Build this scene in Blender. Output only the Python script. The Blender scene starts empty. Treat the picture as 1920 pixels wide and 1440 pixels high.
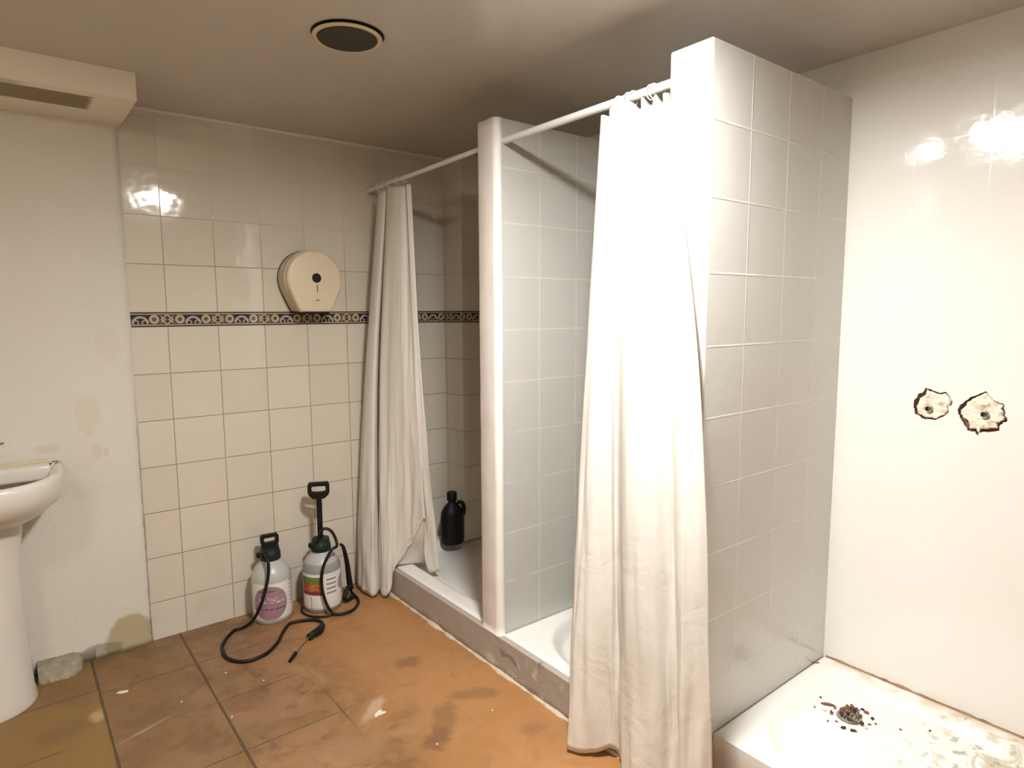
import bpy, bmesh, math, random
from mathutils import Vector, Matrix, noise

scn = bpy.context.scene
C = scn.collection
PI = math.pi
random.seed(7)

# ------------------------------------------------------------------ camera
YAW, PITCH, ROLL, FPX = math.radians(38.4276), math.radians(6.4363), math.radians(-0.2714), 1202.35
fwd = Vector((math.sin(YAW)*math.cos(PITCH), math.cos(YAW)*math.cos(PITCH), -math.sin(PITCH)))
rt = Vector((math.cos(YAW), -math.sin(YAW), 0)); up = rt.cross(fwd)
cr, sr = math.cos(ROLL), math.sin(ROLL)
rt, up = cr*rt + sr*up, -sr*rt + cr*up
cam = bpy.data.cameras.new('camera'); camo = bpy.data.objects.new('camera', cam); C.objects.link(camo)
cam.sensor_width = 36; cam.lens = 36*FPX/1920; cam.clip_start = .01
M = Matrix((rt, up, -fwd)).transposed().to_4x4(); M.translation = Vector((0, -3.0664, 1.4235))
camo.matrix_world = M
scn.camera = camo
# ------------------------------------------------------------------ world, exposure, main light strengths
w = bpy.data.worlds.new('world'); scn.world = w; w.use_nodes = True
w.node_tree.nodes['Background'].inputs[0].default_value = (.01, .01, .01, 1)
vs = scn.view_settings
vs.view_transform = 'Standard'; vs.look = 'None'; vs.gamma = 1; vs.use_curve_mapping = False
vs.exposure = 2.82
LAMP = (.925, -2.105)       # round bulkhead on the ceiling just above the frame
LAMP_STRENGTH = 62
LAMP_COLOR = (1.0, .985, .95)
LAMP_B = (-.75, -2.3)      # second bulkhead over the washbasin side
LAMP_B_STRENGTH = 10
LAMP_B_COLOR = (1.0, .88, .68)

ZC = 2.256; XR = 2.279; XC = 1.4547; X2 = 1.4917; YP2 = -2.0284; YP1 = -1.1355; ZT = 2.1275

# ------------------------------------------------------------------ shader expression helper
class NT:
    def __init__(s, name):
        s.m = bpy.data.materials.new(name); s.m.use_nodes = True
        s.t = s.m.node_tree; s.b = s.t.nodes['Principled BSDF']; s.out = s.t.nodes['Material Output']
        s._pos = None
    def n(s, ty): return s.t.nodes.new(ty)
    def pos(s):
        if not s._pos:
            g = s.n('ShaderNodeNewGeometry'); x = s.n('ShaderNodeSeparateXYZ'); s.t.links.new(g.outputs['Position'], x.inputs[0])
            s._pos = (g.outputs['Position'], X(s, x.outputs[0]), X(s, x.outputs[1]), X(s, x.outputs[2]))
        return s._pos
    def uv(s):
        g = s.n('ShaderNodeUVMap'); x = s.n('ShaderNodeSeparateXYZ'); s.t.links.new(g.outputs[0], x.inputs[0])
        return X(s, x.outputs[0]), X(s, x.outputs[1])
    def obj(s):
        g = s.n('ShaderNodeTexCoord'); x = s.n('ShaderNodeSeparateXYZ'); s.t.links.new(g.outputs['Object'], x.inputs[0])
        return g.outputs['Object'], X(s, x.outputs[0]), X(s, x.outputs[1]), X(s, x.outputs[2])
    def vec(s, a, b, c=0):
        k = s.n('ShaderNodeCombineXYZ')
        for i, v in enumerate((a, b, c)): s.put(v, k.inputs[i])
        return k.outputs[0]
    def put(s, v, sock):
        if isinstance(v, X): s.t.links.new(v.o, sock)
        elif hasattr(v, 'is_linked') or hasattr(v, 'node'): s.t.links.new(v, sock)
        elif isinstance(v, (tuple, list)): sock.default_value = (*v[:3], 1) if len(sock.default_value) == 4 else v
        else: sock.default_value = v
    def math(s, op, *a):
        k = s.n('ShaderNodeMath'); k.operation = op
        for i, v in enumerate(a): s.put(v, k.inputs[i])
        return X(s, k.outputs[0])
    def noise(s, scale, detail=3, rough=.55, vec=None, dist=0):
        k = s.n('ShaderNodeTexNoise'); k.inputs['Scale'].default_value = scale; k.inputs['Detail'].default_value = detail
        k.inputs['Roughness'].default_value = rough; k.inputs['Distortion'].default_value = dist
        s.t.links.new(vec if vec is not None else s.pos()[0], k.inputs['Vector'])
        return X(s, k.outputs[0])
    def white(s, vec):
        k = s.n('ShaderNodeTexWhiteNoise'); s.t.links.new(vec, k.inputs['Vector'])
        return X(s, k.outputs['Value'])
    def mix(s, f, a, b):
        k = s.n('ShaderNodeMix'); k.data_type = 'RGBA'
        s.put(f, k.inputs[0]); s.put(a, k.inputs[6]); s.put(b, k.inputs[7])
        return k.outputs[2]
    def step(s, v, lo, hi):    # smooth 0..1
        k = s.n('ShaderNodeMapRange'); k.interpolation_type = 'SMOOTHSTEP'
        s.put(v, k.inputs[0]); s.put(lo, k.inputs[1]); s.put(hi, k.inputs[2])
        return X(s, k.outputs[0])
    def col(s, c): s.put(c, s.b.inputs['Base Color'])
    def set(s, **kw):
        for k, v in kw.items(): s.put(v, s.b.inputs[{'rough': 'Roughness', 'metal': 'Metallic', 'ior': 'IOR', 'trans': 'Transmission Weight', 'coat': 'Coat Weight', 'spec': 'Specular IOR Level', 'sss': 'Subsurface Weight'}[k]])
        return s
    def bump(s, h, dist=.002, strength=1):
        k = s.n('ShaderNodeBump'); k.inputs['Distance'].default_value = dist; k.inputs['Strength'].default_value = strength
        s.put(h, k.inputs['Height']); s.t.links.new(k.outputs[0], s.b.inputs['Normal'])
class X:
    def __init__(s, nt, o): s.nt = nt; s.o = o
    def __add__(s, b): return s.nt.math('ADD', s, b)
    __radd__ = __add__
    def __sub__(s, b): return s.nt.math('SUBTRACT', s, b)
    def __rsub__(s, b): return s.nt.math('SUBTRACT', b, s)
    def __mul__(s, b): return s.nt.math('MULTIPLY', s, b)
    __rmul__ = __mul__
    def __truediv__(s, b): return s.nt.math('DIVIDE', s, b)
    def abs(s): return s.nt.math('ABSOLUTE', s)
    def fract(s): return s.nt.math('FRACT', s)
    def floor(s): return s.nt.math('FLOOR', s)
    def gt(s, b): return s.nt.math('GREATER_THAN', s, b)
    def lt(s, b): return s.nt.math('LESS_THAN', s, b)
    def min(s, b): return s.nt.math('MINIMUM', s, b)
    def max(s, b): return s.nt.math('MAXIMUM', s, b)
    def sqrt(s): return s.nt.math('SQRT', s)

def plain(name, c, rough=.5, metal=0, var=.08, scale=20, bump=0, **kw):
    t = NT(name); n = t.noise(scale)
    a = tuple(v*(1-var) for v in c); b = tuple(min(1, v*(1+var)) for v in c)
    t.col(t.mix(n, a, b)); t.set(rough=rough, metal=metal, **kw)
    if bump: t.bump(n, bump)
    return t.m

def tile_nodes(t, u, v, su, sv, gw):
    """ceramic tiles: returns grout mask, per-tile random a, b and tilt height"""
    a = u/su; b = v/sv
    fa, fb = a.fract(), b.fract()
    da = (fa-.5).abs()*su; db = (fb-.5).abs()*sv
    g = t.step(da, su/2-gw, su/2-gw*.35).max(t.step(db, sv/2-gw, sv/2-gw*.35))
    r1 = t.white(t.vec(a.floor(), b.floor(), 1)); r2 = t.white(t.vec(a.floor(), b.floor(), 5))
    tilt = (fa-.5)*(r1-.5) + (fb-.5)*(r2-.5)
    return g, r1, r2, tilt

def border_nodes(t, s, tt):
    """blue scroll border: s counts tiles along, tt is -1..1 across"""
    fs = s.fract(); h = (fs-.5).abs()*6.7
    def ring(cx, cy, r, wd):
        d = ((h-cx)*(h-cx) + (tt-cy)*(tt-cy)).sqrt()
        return 1-t.step((d-r).abs(), wd*.6, wd)
    def disc(cx, cy, r):
        d = ((h-cx)*(h-cx) + (tt-cy)*(tt-cy)).sqrt(); return 1-t.step(d, r*.8, r)
    dj = (h-3.35).abs()+(tt*1.05).abs()
    diamond = 1-t.step((dj-.72).abs(), .10, .18)
    rays = (1-t.step(((h-3.35).abs()*.75-tt.abs()-.15).abs(), .08, .16))*(h.gt(2.55))
    light = ring(1.72, 0.02, .46, .2).max(diamond).max(rays*.8)
    light = light.max(ring(0, -.62, .95, .17)*tt.gt(-.55)*h.lt(1.05)).max(ring(.55, -.45, .32, .13)*.7)
    line = 1-t.step((tt.abs()-.76).abs(), .05, .11)
    light = light*(tt.abs().lt(.7)); light = light.max(line*.85)
    olive = disc(1.72, 0, .3).max(disc(2.5, -.3, .35))
    plum = t.step(h, .9, 2.2)
    dark = t.mix(plum, (.018, .017, .045), (.07, .035, .045))
    dark = t.mix(olive, dark, (.12, .09, .03))
    c = t.mix(light, dark, (.50, .42, .29))
    edge = t.step(tt.abs(), .86, .92)
    return t.mix(edge, c, (.03, .02, .02))

ZB0, ZB1 = 1.367, 1.4277      # the border strip
def back_tile(name, axis):
    t = NT(name); p, x, y, z = t.pos()
    u = x-.5578
    if axis == 'y':     # the box's two faces: run along x on one, along y on the other
        nn = t.n('ShaderNodeNewGeometry'); nx = t.n('ShaderNodeSeparateXYZ'); t.t.links.new(nn.outputs['Normal'], nx.inputs[0])
        fx = X(t, nx.outputs[0]).abs().gt(.5)
        u = fx*(y+.02) + (1-fx)*(x-1.95)
    above = z.gt(1.4)
    v = z - (above*ZB1 + (1-above)*ZB0)
    g, r1, r2, tilt = tile_nodes(t, u, v, .2029, .2, .0022)
    base = t.mix(r1*.6+r2*.2, (.66, .60, .50), (.72, .665, .57))
    dirt = t.noise(5, 4)
    base = t.mix(t.step(dirt, .45, .8)*.35*t.step(1.1-z, 0, 1), base, (.60, .47, .36))
    thin = t.noise(7, 3)
    grout = t.mix(thin, (.30, .22, .15), (.46, .38, .30))
    gm = g*(.25+.75*t.step(1.95-z+(.9-x)*.15, .0, .35))*t.step(thin, .15, .4)
    c = t.mix(gm, base, grout)
    bm = z.gt(ZB0)*z.lt(ZB1)
    c = t.mix(bm, c, border_nodes(t, u/.2029, (z-(ZB0+ZB1)/2)/((ZB1-ZB0)/2)))
    t.col(c); t.set(rough=t.math('ADD', g*.4, .09), spec=.5)
    t.bump(tilt*.9 - gm*.35 + t.noise(9, 2)*.5 + bm*.4, .0035)
    return t.m

def painted_tile(name, axis, u0, v0, edge=None, base=(.80, .79, .75), gout=1.0, rough=.16, gcol=(.86, .845, .80)):
    t = NT(name); p, x, y, z = t.pos()
    u = (x-u0) if axis == 'x' else (y-u0)
    g, r1, r2, tilt = tile_nodes(t, u, z-v0, .2, .2, .0038)
    if edge is not None: g = g*t.step(x, edge, edge+.012)
    thin = t.noise(6, 3, vec=None)
    g = g*t.step(thin, .25, .5)*gout
    b = t.mix(t.noise(3, 4), tuple(v*.95 for v in base), base)
    b = t.mix(t.step(t.noise(4.7, 5), .62, .8)*.25, b, (.66, .62, .54))
    t.col(t.mix(g, b, gcol)); t.set(rough=t.math('ADD', g*.3, rough))
    t.bump(tilt*.7 + g*(.5*gout) + t.noise(14, 3)*.6, .0022)
    return t.m

# ------------------------------------------------------------------ mesh helpers
def mesh(name, verts, faces, mats, parent=None, smooth=True, uv=None, fm=None):
    me = bpy.data.meshes.new(name); me.from_pydata([tuple(v) for v in verts], [], faces); me.update()
    for m in (mats if isinstance(mats, (list, tuple)) else [mats]): me.materials.append(m)
    if fm:
        for p, i in zip(me.polygons, fm): p.material_index = i
    if uv:
        l = me.uv_layers.new(name='UVMap')
        for p in me.polygons:
            for li in p.loop_indices: l.data[li].uv = uv[me.loops[li].vertex_index]
    if smooth:
        for p in me.polygons: p.use_smooth = True
    o = bpy.data.objects.new(name, me); C.objects.link(o)
    if parent: o.parent = parent
    return o
def bm_obj(name, bm, mats, parent=None, smooth=False, angle=None):
    me = bpy.data.meshes.new(name); bmesh.ops.recalc_face_normals(bm, faces=bm.faces); bm.to_mesh(me); bm.free()
    for m in (mats if isinstance(mats, (list, tuple)) else [mats]): me.materials.append(m)
    for p in me.polygons: p.use_smooth = smooth
    o = bpy.data.objects.new(name, me); C.objects.link(o)
    if parent: o.parent = parent
    if angle: me.set_sharp_from_angle(angle=math.radians(angle))
    return o
def box(bm, x0, x1, y0, y1, z0, z1, bev=0, seg=2):
    r = bmesh.ops.create_cube(bm, size=1)['verts']
    for v in r: v.co = Vector(((x0+x1)/2+v.co.x*(x1-x0), (y0+y1)/2+v.co.y*(y1-y0), (z0+z1)/2+v.co.z*(z1-z0)))
    if bev:
        es = {e for v in r for e in v.link_edges}
        bmesh.ops.bevel(bm, geom=list(es), offset=bev, segments=seg, affect='EDGES', profile=.5)
def lathe(name, prof, mat, parent=None, n=48, ox=0, oy=0, sx=1, sy=1, cap=True, wob=None):
    vs_, fs = [], []
    for r, z in prof:
        for i in range(n):
            a = 2*PI*i/n; rr = r*(wob(a, z) if wob else 1)
            vs_.append((ox+rr*math.cos(a)*sx, oy+rr*math.sin(a)*sy, z))
    for k in range(len(prof)-1):
        for i in range(n):
            j = (i+1) % n; fs.append((k*n+i, k*n+j, (k+1)*n+j, (k+1)*n+i))
    if cap:
        fs.append(tuple(range(n))[::-1]); fs.append(tuple((len(prof)-1)*n+i for i in range(n)))
    o = mesh(name, vs_, fs, mat, parent); o.data.set_sharp_from_angle(angle=math.radians(45)); return o
def catmull(P, per=10):
    out = []
    Q = [P[0]*2-P[1] if isinstance(P[0], Vector) else P[0]] + list(P) + [P[-1]*2-P[-2]]
    for i in range(1, len(Q)-2):
        p0, p1, p2, p3 = Q[i-1:i+3]
        for k in range(per):
            t = k/per
            out.append(.5*((2*p1)+(-p0+p2)*t+(2*p0-5*p1+4*p2-p3)*t*t+(-p0+3*p1-3*p2+p3)*t**3))
    out.append(Q[-2]); return out
def tube(name, pts, r, mat, parent=None, n=12, per=8, smoothpath=True):
    P = [Vector(p) for p in pts]
    if smoothpath and len(P) > 2: P = catmull(P, per)
    vs_, fs = [], []; N = len(P)
    prev = None
    for i, p in enumerate(P):
        d = (P[min(i+1, N-1)]-P[max(i-1, 0)]).normalized()
        a = prev if prev is not None else (Vector((0, 0, 1)) if abs(d.z) < .9 else Vector((1, 0, 0)))
        a = (a-d*a.dot(d)).normalized(); b = d.cross(a); prev = a
        rr = r(i/(N-1)) if callable(r) else r
        for k in range(n):
            an = 2*PI*k/n; vs_.append(p+(a*math.cos(an)+b*math.sin(an))*rr)
    for i in range(N-1):
        for k in range(n):
            j = (k+1) % n; fs.append((i*n+k, i*n+j, (i+1)*n+j, (i+1)*n+k))
    fs.append(tuple(range(n))[::-1]); fs.append(tuple((N-1)*n+k for k in range(n)))
    o = mesh(name, vs_, fs, mat, parent); o.data.set_sharp_from_angle(angle=math.radians(50)); return o
def prism(name, outline, z0, z1, mat, parent=None, bev=0, smooth=False):
    """outline in local xz, extruded along y"""
    bm = bmesh.new(); a = [bm.verts.new((x, z0, z)) for x, z in outline]; f = bm.faces.new(a)
    r = bmesh.ops.extrude_face_region(bm, geom=[f]); vv = [g for g in r['geom'] if isinstance(g, bmesh.types.BMVert)]
    for v in vv: v.co.y = z1
    if bev:
        ff = [g for g in r['geom'] if isinstance(g, bmesh.types.BMFace)]
        bmesh.ops.bevel(bm, geom=list({e for q in ff for e in q.edges}), offset=bev, segments=4, affect='EDGES', profile=.5)
    return bm_obj(name, bm, mat, parent, smooth=smooth, angle=40 if smooth else None)
def thing(name, label, cat, loc=(0, 0, 0), group=None):
    o = bpy.data.objects.new(name, None); C.objects.link(o); o.location = loc; o.empty_display_size = .1
    return tag(o, label, cat, group)
def tag(o, label, cat, group=None, kind=None):
    o['label'] = label; o['category'] = cat
    if group: o['group'] = group
    if kind: o['kind'] = kind
    return o
def struct(o, label=None, cat=None):
    o['kind'] = 'structure'
    if label: o['label'] = label; o['category'] = cat or 'wall'
    return o

# ------------------------------------------------------------------ setting materials
M_back = back_tile('white_tile_with_border', 'x')
M_backy = back_tile('white_tile_with_border_side', 'y')
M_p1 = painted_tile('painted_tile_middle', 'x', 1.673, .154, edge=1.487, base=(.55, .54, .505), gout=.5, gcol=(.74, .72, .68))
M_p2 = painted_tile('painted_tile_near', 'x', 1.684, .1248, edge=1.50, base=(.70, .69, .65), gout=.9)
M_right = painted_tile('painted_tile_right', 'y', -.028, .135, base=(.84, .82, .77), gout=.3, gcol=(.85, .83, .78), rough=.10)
M_far = painted_tile('painted_tile_unseen', 'x', 0, 0)

def plaster_mat(name, base, stain=None, bump=.002):
    t = NT(name); p, x, y, z = t.pos()
    n = t.noise(2.2, 5, .6); f = t.noise(60, 4, .6)
    c = t.mix(n, tuple(v*.93 for v in base), tuple(min(1, v*1.04) for v in base))
    if stain == 'wall':
        def ell(cx, cz, rx, rz, amp=.5):
            d = (((x-cx)/rx)*((x-cx)/rx) + ((z-cz)/rz)*((z-cz)/rz)).sqrt()
            return 1-t.step(d + (t.noise(18, 3)-.5)*amp, .8, 1.05)
        c = t.mix(ell(.345, .04, .105, .115)*.75, c, (.40, .31, .14))
        c = t.mix(ell(.22, .02, .09, .04)*.6, c, (.20, .17, .12))
        c = t.mix((1-t.step(z+(t.noise(25, 4)-.5)*.05, .015, .05))*.8*x.lt(.21), c, (.17, .15, .12))
        for cx, cz, rx, rz, k in ((.27, .87, .02, .035, .22), (.30, .86, .012, .02, .3), (.25, 1.02, .05, .09, .16), (.10, .90, .05, .02, .3), (.33, 1.30, .05, .08, .10), (.20, .72, .1, .05, .07)):
            c = t.mix(ell(cx, cz, rx, rz, .9)*k, c, (.52, .44, .27))
        c = t.mix((1-t.step((x-.418).abs()+(t.noise(30, 3)-.5)*.01, .001, .006))*t.step(1.2-z, 0, .5)*.6, c, (.12, .09, .07))
    if stain == 'beam':
        d = ((x-.175)/.13).abs().max(((y+.285)/.085).abs()) + (t.noise(14, 3)-.5)*.18
        c = t.mix((1-t.step(d, .9, 1.08))*z.lt(2.17)*.9, c, (.22, .17, .08))
        c = t.mix((1-t.step(((x-.06)/.05).abs().max(((y+.385)/.03).abs()), .6, 1.1))*z.lt(2.2)*.5, c, (.40, .36, .14))
    t.col(c); t.set(rough=.62, spec=.3); t.bump(n*.8+f*.25+t.noise(9, 3)*1.2, bump)
    return t.m
M_paint = plaster_mat('cream_painted_plaster', (.74, .70, .62), 'wall', .0028)
M_beam = plaster_mat('beam_painted_plaster', (.86, .80, .69), 'beam')
M_ceil = plaster_mat('ceiling_paint', (.56, .51, .45), None, .0006)
M_ceil.node_tree.nodes['Principled BSDF'].inputs['Roughness'].default_value = .24; M_ceil.node_tree.nodes['Principled BSDF'].inputs['Specular IOR Level'].default_value = .5
M_end = plaster_mat('white_painted_render', (.78, .72, .68), None, .0025)
M_bead = plaster_mat('white_edge_bead', (.86, .83, .78), None, .002)
M_brown = plain('broken_terracotta_body', (.22, .115, .07), .9, var=.5, scale=60, bump=.004)
M_fill = NT('raw_mortar')
_n = M_fill.noise(35, 5); _m = M_fill.noise(90, 3)
M_fill.col(M_fill.mix(M_fill.step(_n, .52, .72), M_fill.mix(_m, (.80, .72, .58), (.86, .80, .70)), (.42, .34, .20))); M_fill.set(rough=.9); M_fill.bump(_n, .01); M_fill = M_fill.m

def floor_mat():
    t = NT('terracotta_floor_tile'); p, x, y, z = t.pos()
    S = .3355
    left = x.lt(.19)
    v = y + .3185 + left*.30
    u = x - .1905
    a = u/S; b = v/S; fa, fb = a.fract(), b.fract()
    wob = (t.noise(22, 3)-.5)*.006
    da = (fa-.5).abs()*S + wob; db = (fb-.5).abs()*S + wob
    n0 = t.noise(2.6, 4)
    fade = t.step(n0, .40, .54)
    faden = t.step(.80-x+(n0-.5)*.5, -.12, .12)            # the joints are worn flush towards the showers
    gv = t.step(da, S/2-.0055, S/2-.0015); gh = t.step(db, S/2-.0042, S/2-.001)
    g = gv.max(gh*.85)*(.18+.82*fade).max(a.floor().abs().lt(1.5)*(x.lt(.7))*gv)*(.10+.90*faden)
    r1 = t.white(t.vec(a.floor(), b.floor(), 2)); r2 = t.white(t.vec(a.floor(), b.floor(), 9))
    n1 = t.noise(3.2, 6, .65, dist=1.2); n2 = t.noise(8, 6, .65, dist=.8); n3 = t.noise(1.3, 3)
    c = t.mix(r1, (.235, .118, .042), (.31, .155, .060))
    c = t.mix(t.step(n1, .40, .60)*.65, c, (.33, .185, .105))
    c = t.mix(t.step(n2, .50, .68)*.75, c, (.120, .062, .030))
    n5 = t.noise(4.2, 6, .7, dist=1.0); c = t.mix(t.step(n5, .50, .64)*.55*t.step(1.35-x, 0, .5), c, (.135, .078, .034))
    n4 = t.noise(5, 6, .7, dist=1.5); c = t.mix(t.step(n4, .54, .64)*.35, c, (.42, .24, .12))
    c = t.mix(t.noise(160, 3, .7)*.30, c, (.16, .10, .06))
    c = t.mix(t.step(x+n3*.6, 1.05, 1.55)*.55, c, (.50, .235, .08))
    c = t.mix(t.step(.8-x+(n3-.5)*.5, .0, .5)*.55, c, (.20, .115, .046))  # browner and darker to the left: the dimmer light put into the colour
    c = t.mix(left*(.75), c, t.mix(n2, (.20, .115, .028), (.30, .170, .045)))
    # dirt towards the skirting and a few worn patches
    dk = t.step((t.noise(6, 4)+.0), .45, .75)
    c = t.mix(t.step(y+.35, 0, .35)*dk*.75, c, (.13, .085, .045))
    def ell(cx, cy, rx, ry, ang=0, amp=1.3):
        ca, sa = math.cos(ang), math.sin(ang)
        X_ = (x-cx)*ca+(y-cy)*sa; Y_ = (y-cy)*ca-(x-cx)*sa
        d = ((X_/rx)*(X_/rx)+(Y_/ry)*(Y_/ry)).sqrt()
        return 1-t.step(d+(t.noise(13, 5, .65, dist=.5)-.5)*amp, .4, 1.15)
    c = t.mix(ell(.955, -1.05, .030, .085, -.9)*.42, c, (.62, .50, .38))
    c = t.mix(ell(.955, -1.085, .010, .026, -.9, .3), c, (.86, .84, .80))
    c = t.mix(ell(.30, -.66, .11, .012, .35)*.6, c, (.40, .30, .20))
    c = t.mix(ell(.17, -.47, .03, .05)*.5, c, (.62, .45, .22))
    for cx, cy, rx, ry, an, k in ((.33, -.60, .10, .06, .2, .55), (.24, -.80, .07, .05, 0, .55), (.63, -.70, .09, .04, .6, .55), (.42, -.86, .06, .05, 0, .45),
                                  (1.20, -.86, .05, .035, .3, .7), (1.10, -1.28, .12, .035, .8, .6), (1.28, -1.20, .10, .03, -.5, .55), (1.04, -1.33, .06, .03, .4, .5),
                                  (1.33, -1.50, .05, .03, 0, .4), (.75, -.35, .09, .05, .2, .45), (1.15, -.30, .06, .035, 0, .4), (.1, -.25, .1, .08, 0, .6), (.06, -.5, .07, .05, 0, .5), (.56, -.5, .07, .03, .9, .3)):
        c = t.mix(ell(cx, cy, rx*1.25, ry*1.5, an, 2.2)*(k*.75), c, (.15, .07, .04))
    fl = t.step(t.noise(120, 2), .73, .78)
    c = t.mix(fl*.5, c, (.6, .48, .36))
    c = t.mix(g*.85, c, (.075, .05, .03))
    t.col(c); t.set(rough=t.math('ADD', n2*.3, .32), spec=.4)
    t.bump(n1*.5+t.noise(40, 3)*.12-g*.8, .004)
    return t.m
M_floor = floor_mat()

def curb_mat():
    t = NT('grey_rendered_curb'); p, x, y, z = t.pos()
    n = t.noise(9, 5, .65, dist=.5); f = t.noise(40, 3)
    c = t.mix(f, (.40, .35, .31), (.46, .41, .37))
    near = t.step(-.85-y, 0, .25)
    c = t.mix(t.step(n, .50, .60)*near*t.step(.13-z, 0, .04)*.9, c, (.66, .60, .54))
    c = t.mix(t.step(t.noise(7, 5, .6, dist=1), .56, .66)*near*.8, c, (.20, .17, .14))
    c = t.mix((1-t.step(z+(n-.5)*.05, .01, .03))*.5, c, (.14, .11, .08))
    t.col(c); t.set(rough=.7); t.bump(n, .004); return t.m
M_curb = curb_mat()

# ------------------------------------------------------------------ the setting
bm = bmesh.new(); box(bm, -1.8, 2.6, -4.6, .12, -.1, 0); struct(bm_obj('floor', bm, M_floor))
bm = bmesh.new(); box(bm, -1.8, 2.6, -4.6, .12, ZC, ZC+.1); struct(bm_obj('ceiling', bm, M_ceil))
bm = bmesh.new(); box(bm, .4, 2.6, 0, .12, 0, ZC); struct(bm_obj('wall_back', bm, M_back))
# painted wall on the left: slightly proud of the tiles, ragged edge
def painted_wall():
    xs = [-1.7+i*.1 for i in range(19)]+[.12+i*.03 for i in range(10)]
    zs = [0.0, .02, .04, .06, .09, .12] + [.16+i*.04 for i in range(53)]; zs[-1] = ZC
    V, F = [], []
    for z in zs:
        e = .419 + .004*noise.noise(Vector((0, 0, z*9))) + .003*noise.noise(Vector((3, 0, z*31)))
        row = [min(x, e) for x in xs] + [e, e+.002]
        for i, x in enumerate(row):
            y = -.012 - .005*noise.noise(Vector((x*3, 0, z*3))) - .0015*noise.noise(Vector((x*14, 4, z*14)))
            y -= .010*math.exp(-z/.03)*(0.4+.6*abs(noise.noise(Vector((x*8, 1, 0)))))
            if i == len(row)-1: y = .02
            V.append((x, y, z))
    n = len(xs)+2
    for k in range(len(zs)-1):
        for i in range(n-1): F.append((k*n+i, k*n+i+1, (k+1)*n+i+1, (k+1)*n+i))
    o = mesh('wall_left', V, F, M_paint)
    s = o.modifiers.new('s', 'SOLIDIFY'); s.thickness = .02; s.offset = -1
    return o
struct(painted_wall())
bm = bmesh.new(); box(bm, -1.8, -1.7, -4.6, .12, 0, ZC); struct(bm_obj('wall_far_left', bm, M_paint))
bm = bmesh.new(); box(bm, -1.8, 2.6, -4.6, -4.5, 0, ZC); struct(bm_obj('wall_behind', bm, M_far))
# right wall with two broken-out pipe holes
HOLE_A = [(-2.27, 1.118), (-2.271, 1.135), (-2.279, 1.145), (-2.281, 1.155), (-2.294, 1.163), (-2.302, 1.176), (-2.315, 1.176), (-2.326, 1.169), (-2.342, 1.166), (-2.36, 1.17), (-2.366, 1.161), (-2.379, 1.14), (-2.376, 1.13), (-2.366, 1.127), (-2.37, 1.109), (-2.359, 1.094), (-2.347, 1.088), (-2.334, 1.078), (-2.32, 1.079), (-2.304, 1.077), (-2.291, 1.086), (-2.276, 1.093)]
HOLE_B = [(-2.392, 1.119), (-2.397, 1.133), (-2.409, 1.146), (-2.427, 1.162), (-2.444, 1.172), (-2.46, 1.182), (-2.468, 1.173), (-2.481, 1.157), (-2.494, 1.153), (-2.508, 1.147), (-2.507, 1.134), (-2.512, 1.116), (-2.518, 1.101), (-2.507, 1.091), (-2.5, 1.082), (-2.501, 1.067), (-2.473, 1.06), (-2.45, 1.055), (-2.447, 1.046), (-2.441, 1.056), (-2.424, 1.058), (-2.412, 1.074), (-2.403, 1.091), (-2.395, 1.108)]
def ragged(P, seed, amp=.0022):
    out = []
    for i, p in enumerate(P):
        q = P[(i+1) % len(P)]
        for k in range(5):
            y = p[0]+(q[0]-p[0])*k/5; z = p[1]+(q[1]-p[1])*k/5
            out.append((y+amp*1.6*noise.noise(Vector((y*160, z*160, seed))), z+amp*1.6*noise.noise(Vector((y*160, z*160, seed+9)))))
    return out
HOLE_A = ragged(HOLE_A, 1); HOLE_B = ragged(HOLE_B, 4)
bm = bmesh.new(); box(bm, XR, XR+.15, -4.6, .12, 0, ZC); wr = bm_obj('wall_right', bm, [M_right, M_brown])
for hole in (HOLE_A, HOLE_B):
    bm = bmesh.new(); a = [bm.verts.new((XR-.02, y, z)) for y, z in hole]; f = bm.faces.new(a)
    r = bmesh.ops.extrude_face_region(bm, geom=[f])
    for g in r['geom']:
        if isinstance(g, bmesh.types.BMVert): g.co.x = XR+.018
    cut = bm_obj('cutter', bm, [M_right, M_brown])
    for p in cut.data.polygons: p.material_index = 1
    mod = wr.modifiers.new('b', 'BOOLEAN'); mod.operation = 'DIFFERENCE'; mod.object = cut; mod.solver = 'EXACT'
    bpy.context.view_layer.update()
    dg = bpy.context.evaluated_depsgraph_get(); me = bpy.data.meshes.new_from_object(wr.evaluated_get(dg))
    wr.modifiers.remove(mod); old = wr.data; wr.data = me; bpy.data.meshes.remove(old)
    cm = cut.data; bpy.data.objects.remove(cut); bpy.data.meshes.remove(cm)
struct(wr)
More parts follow.
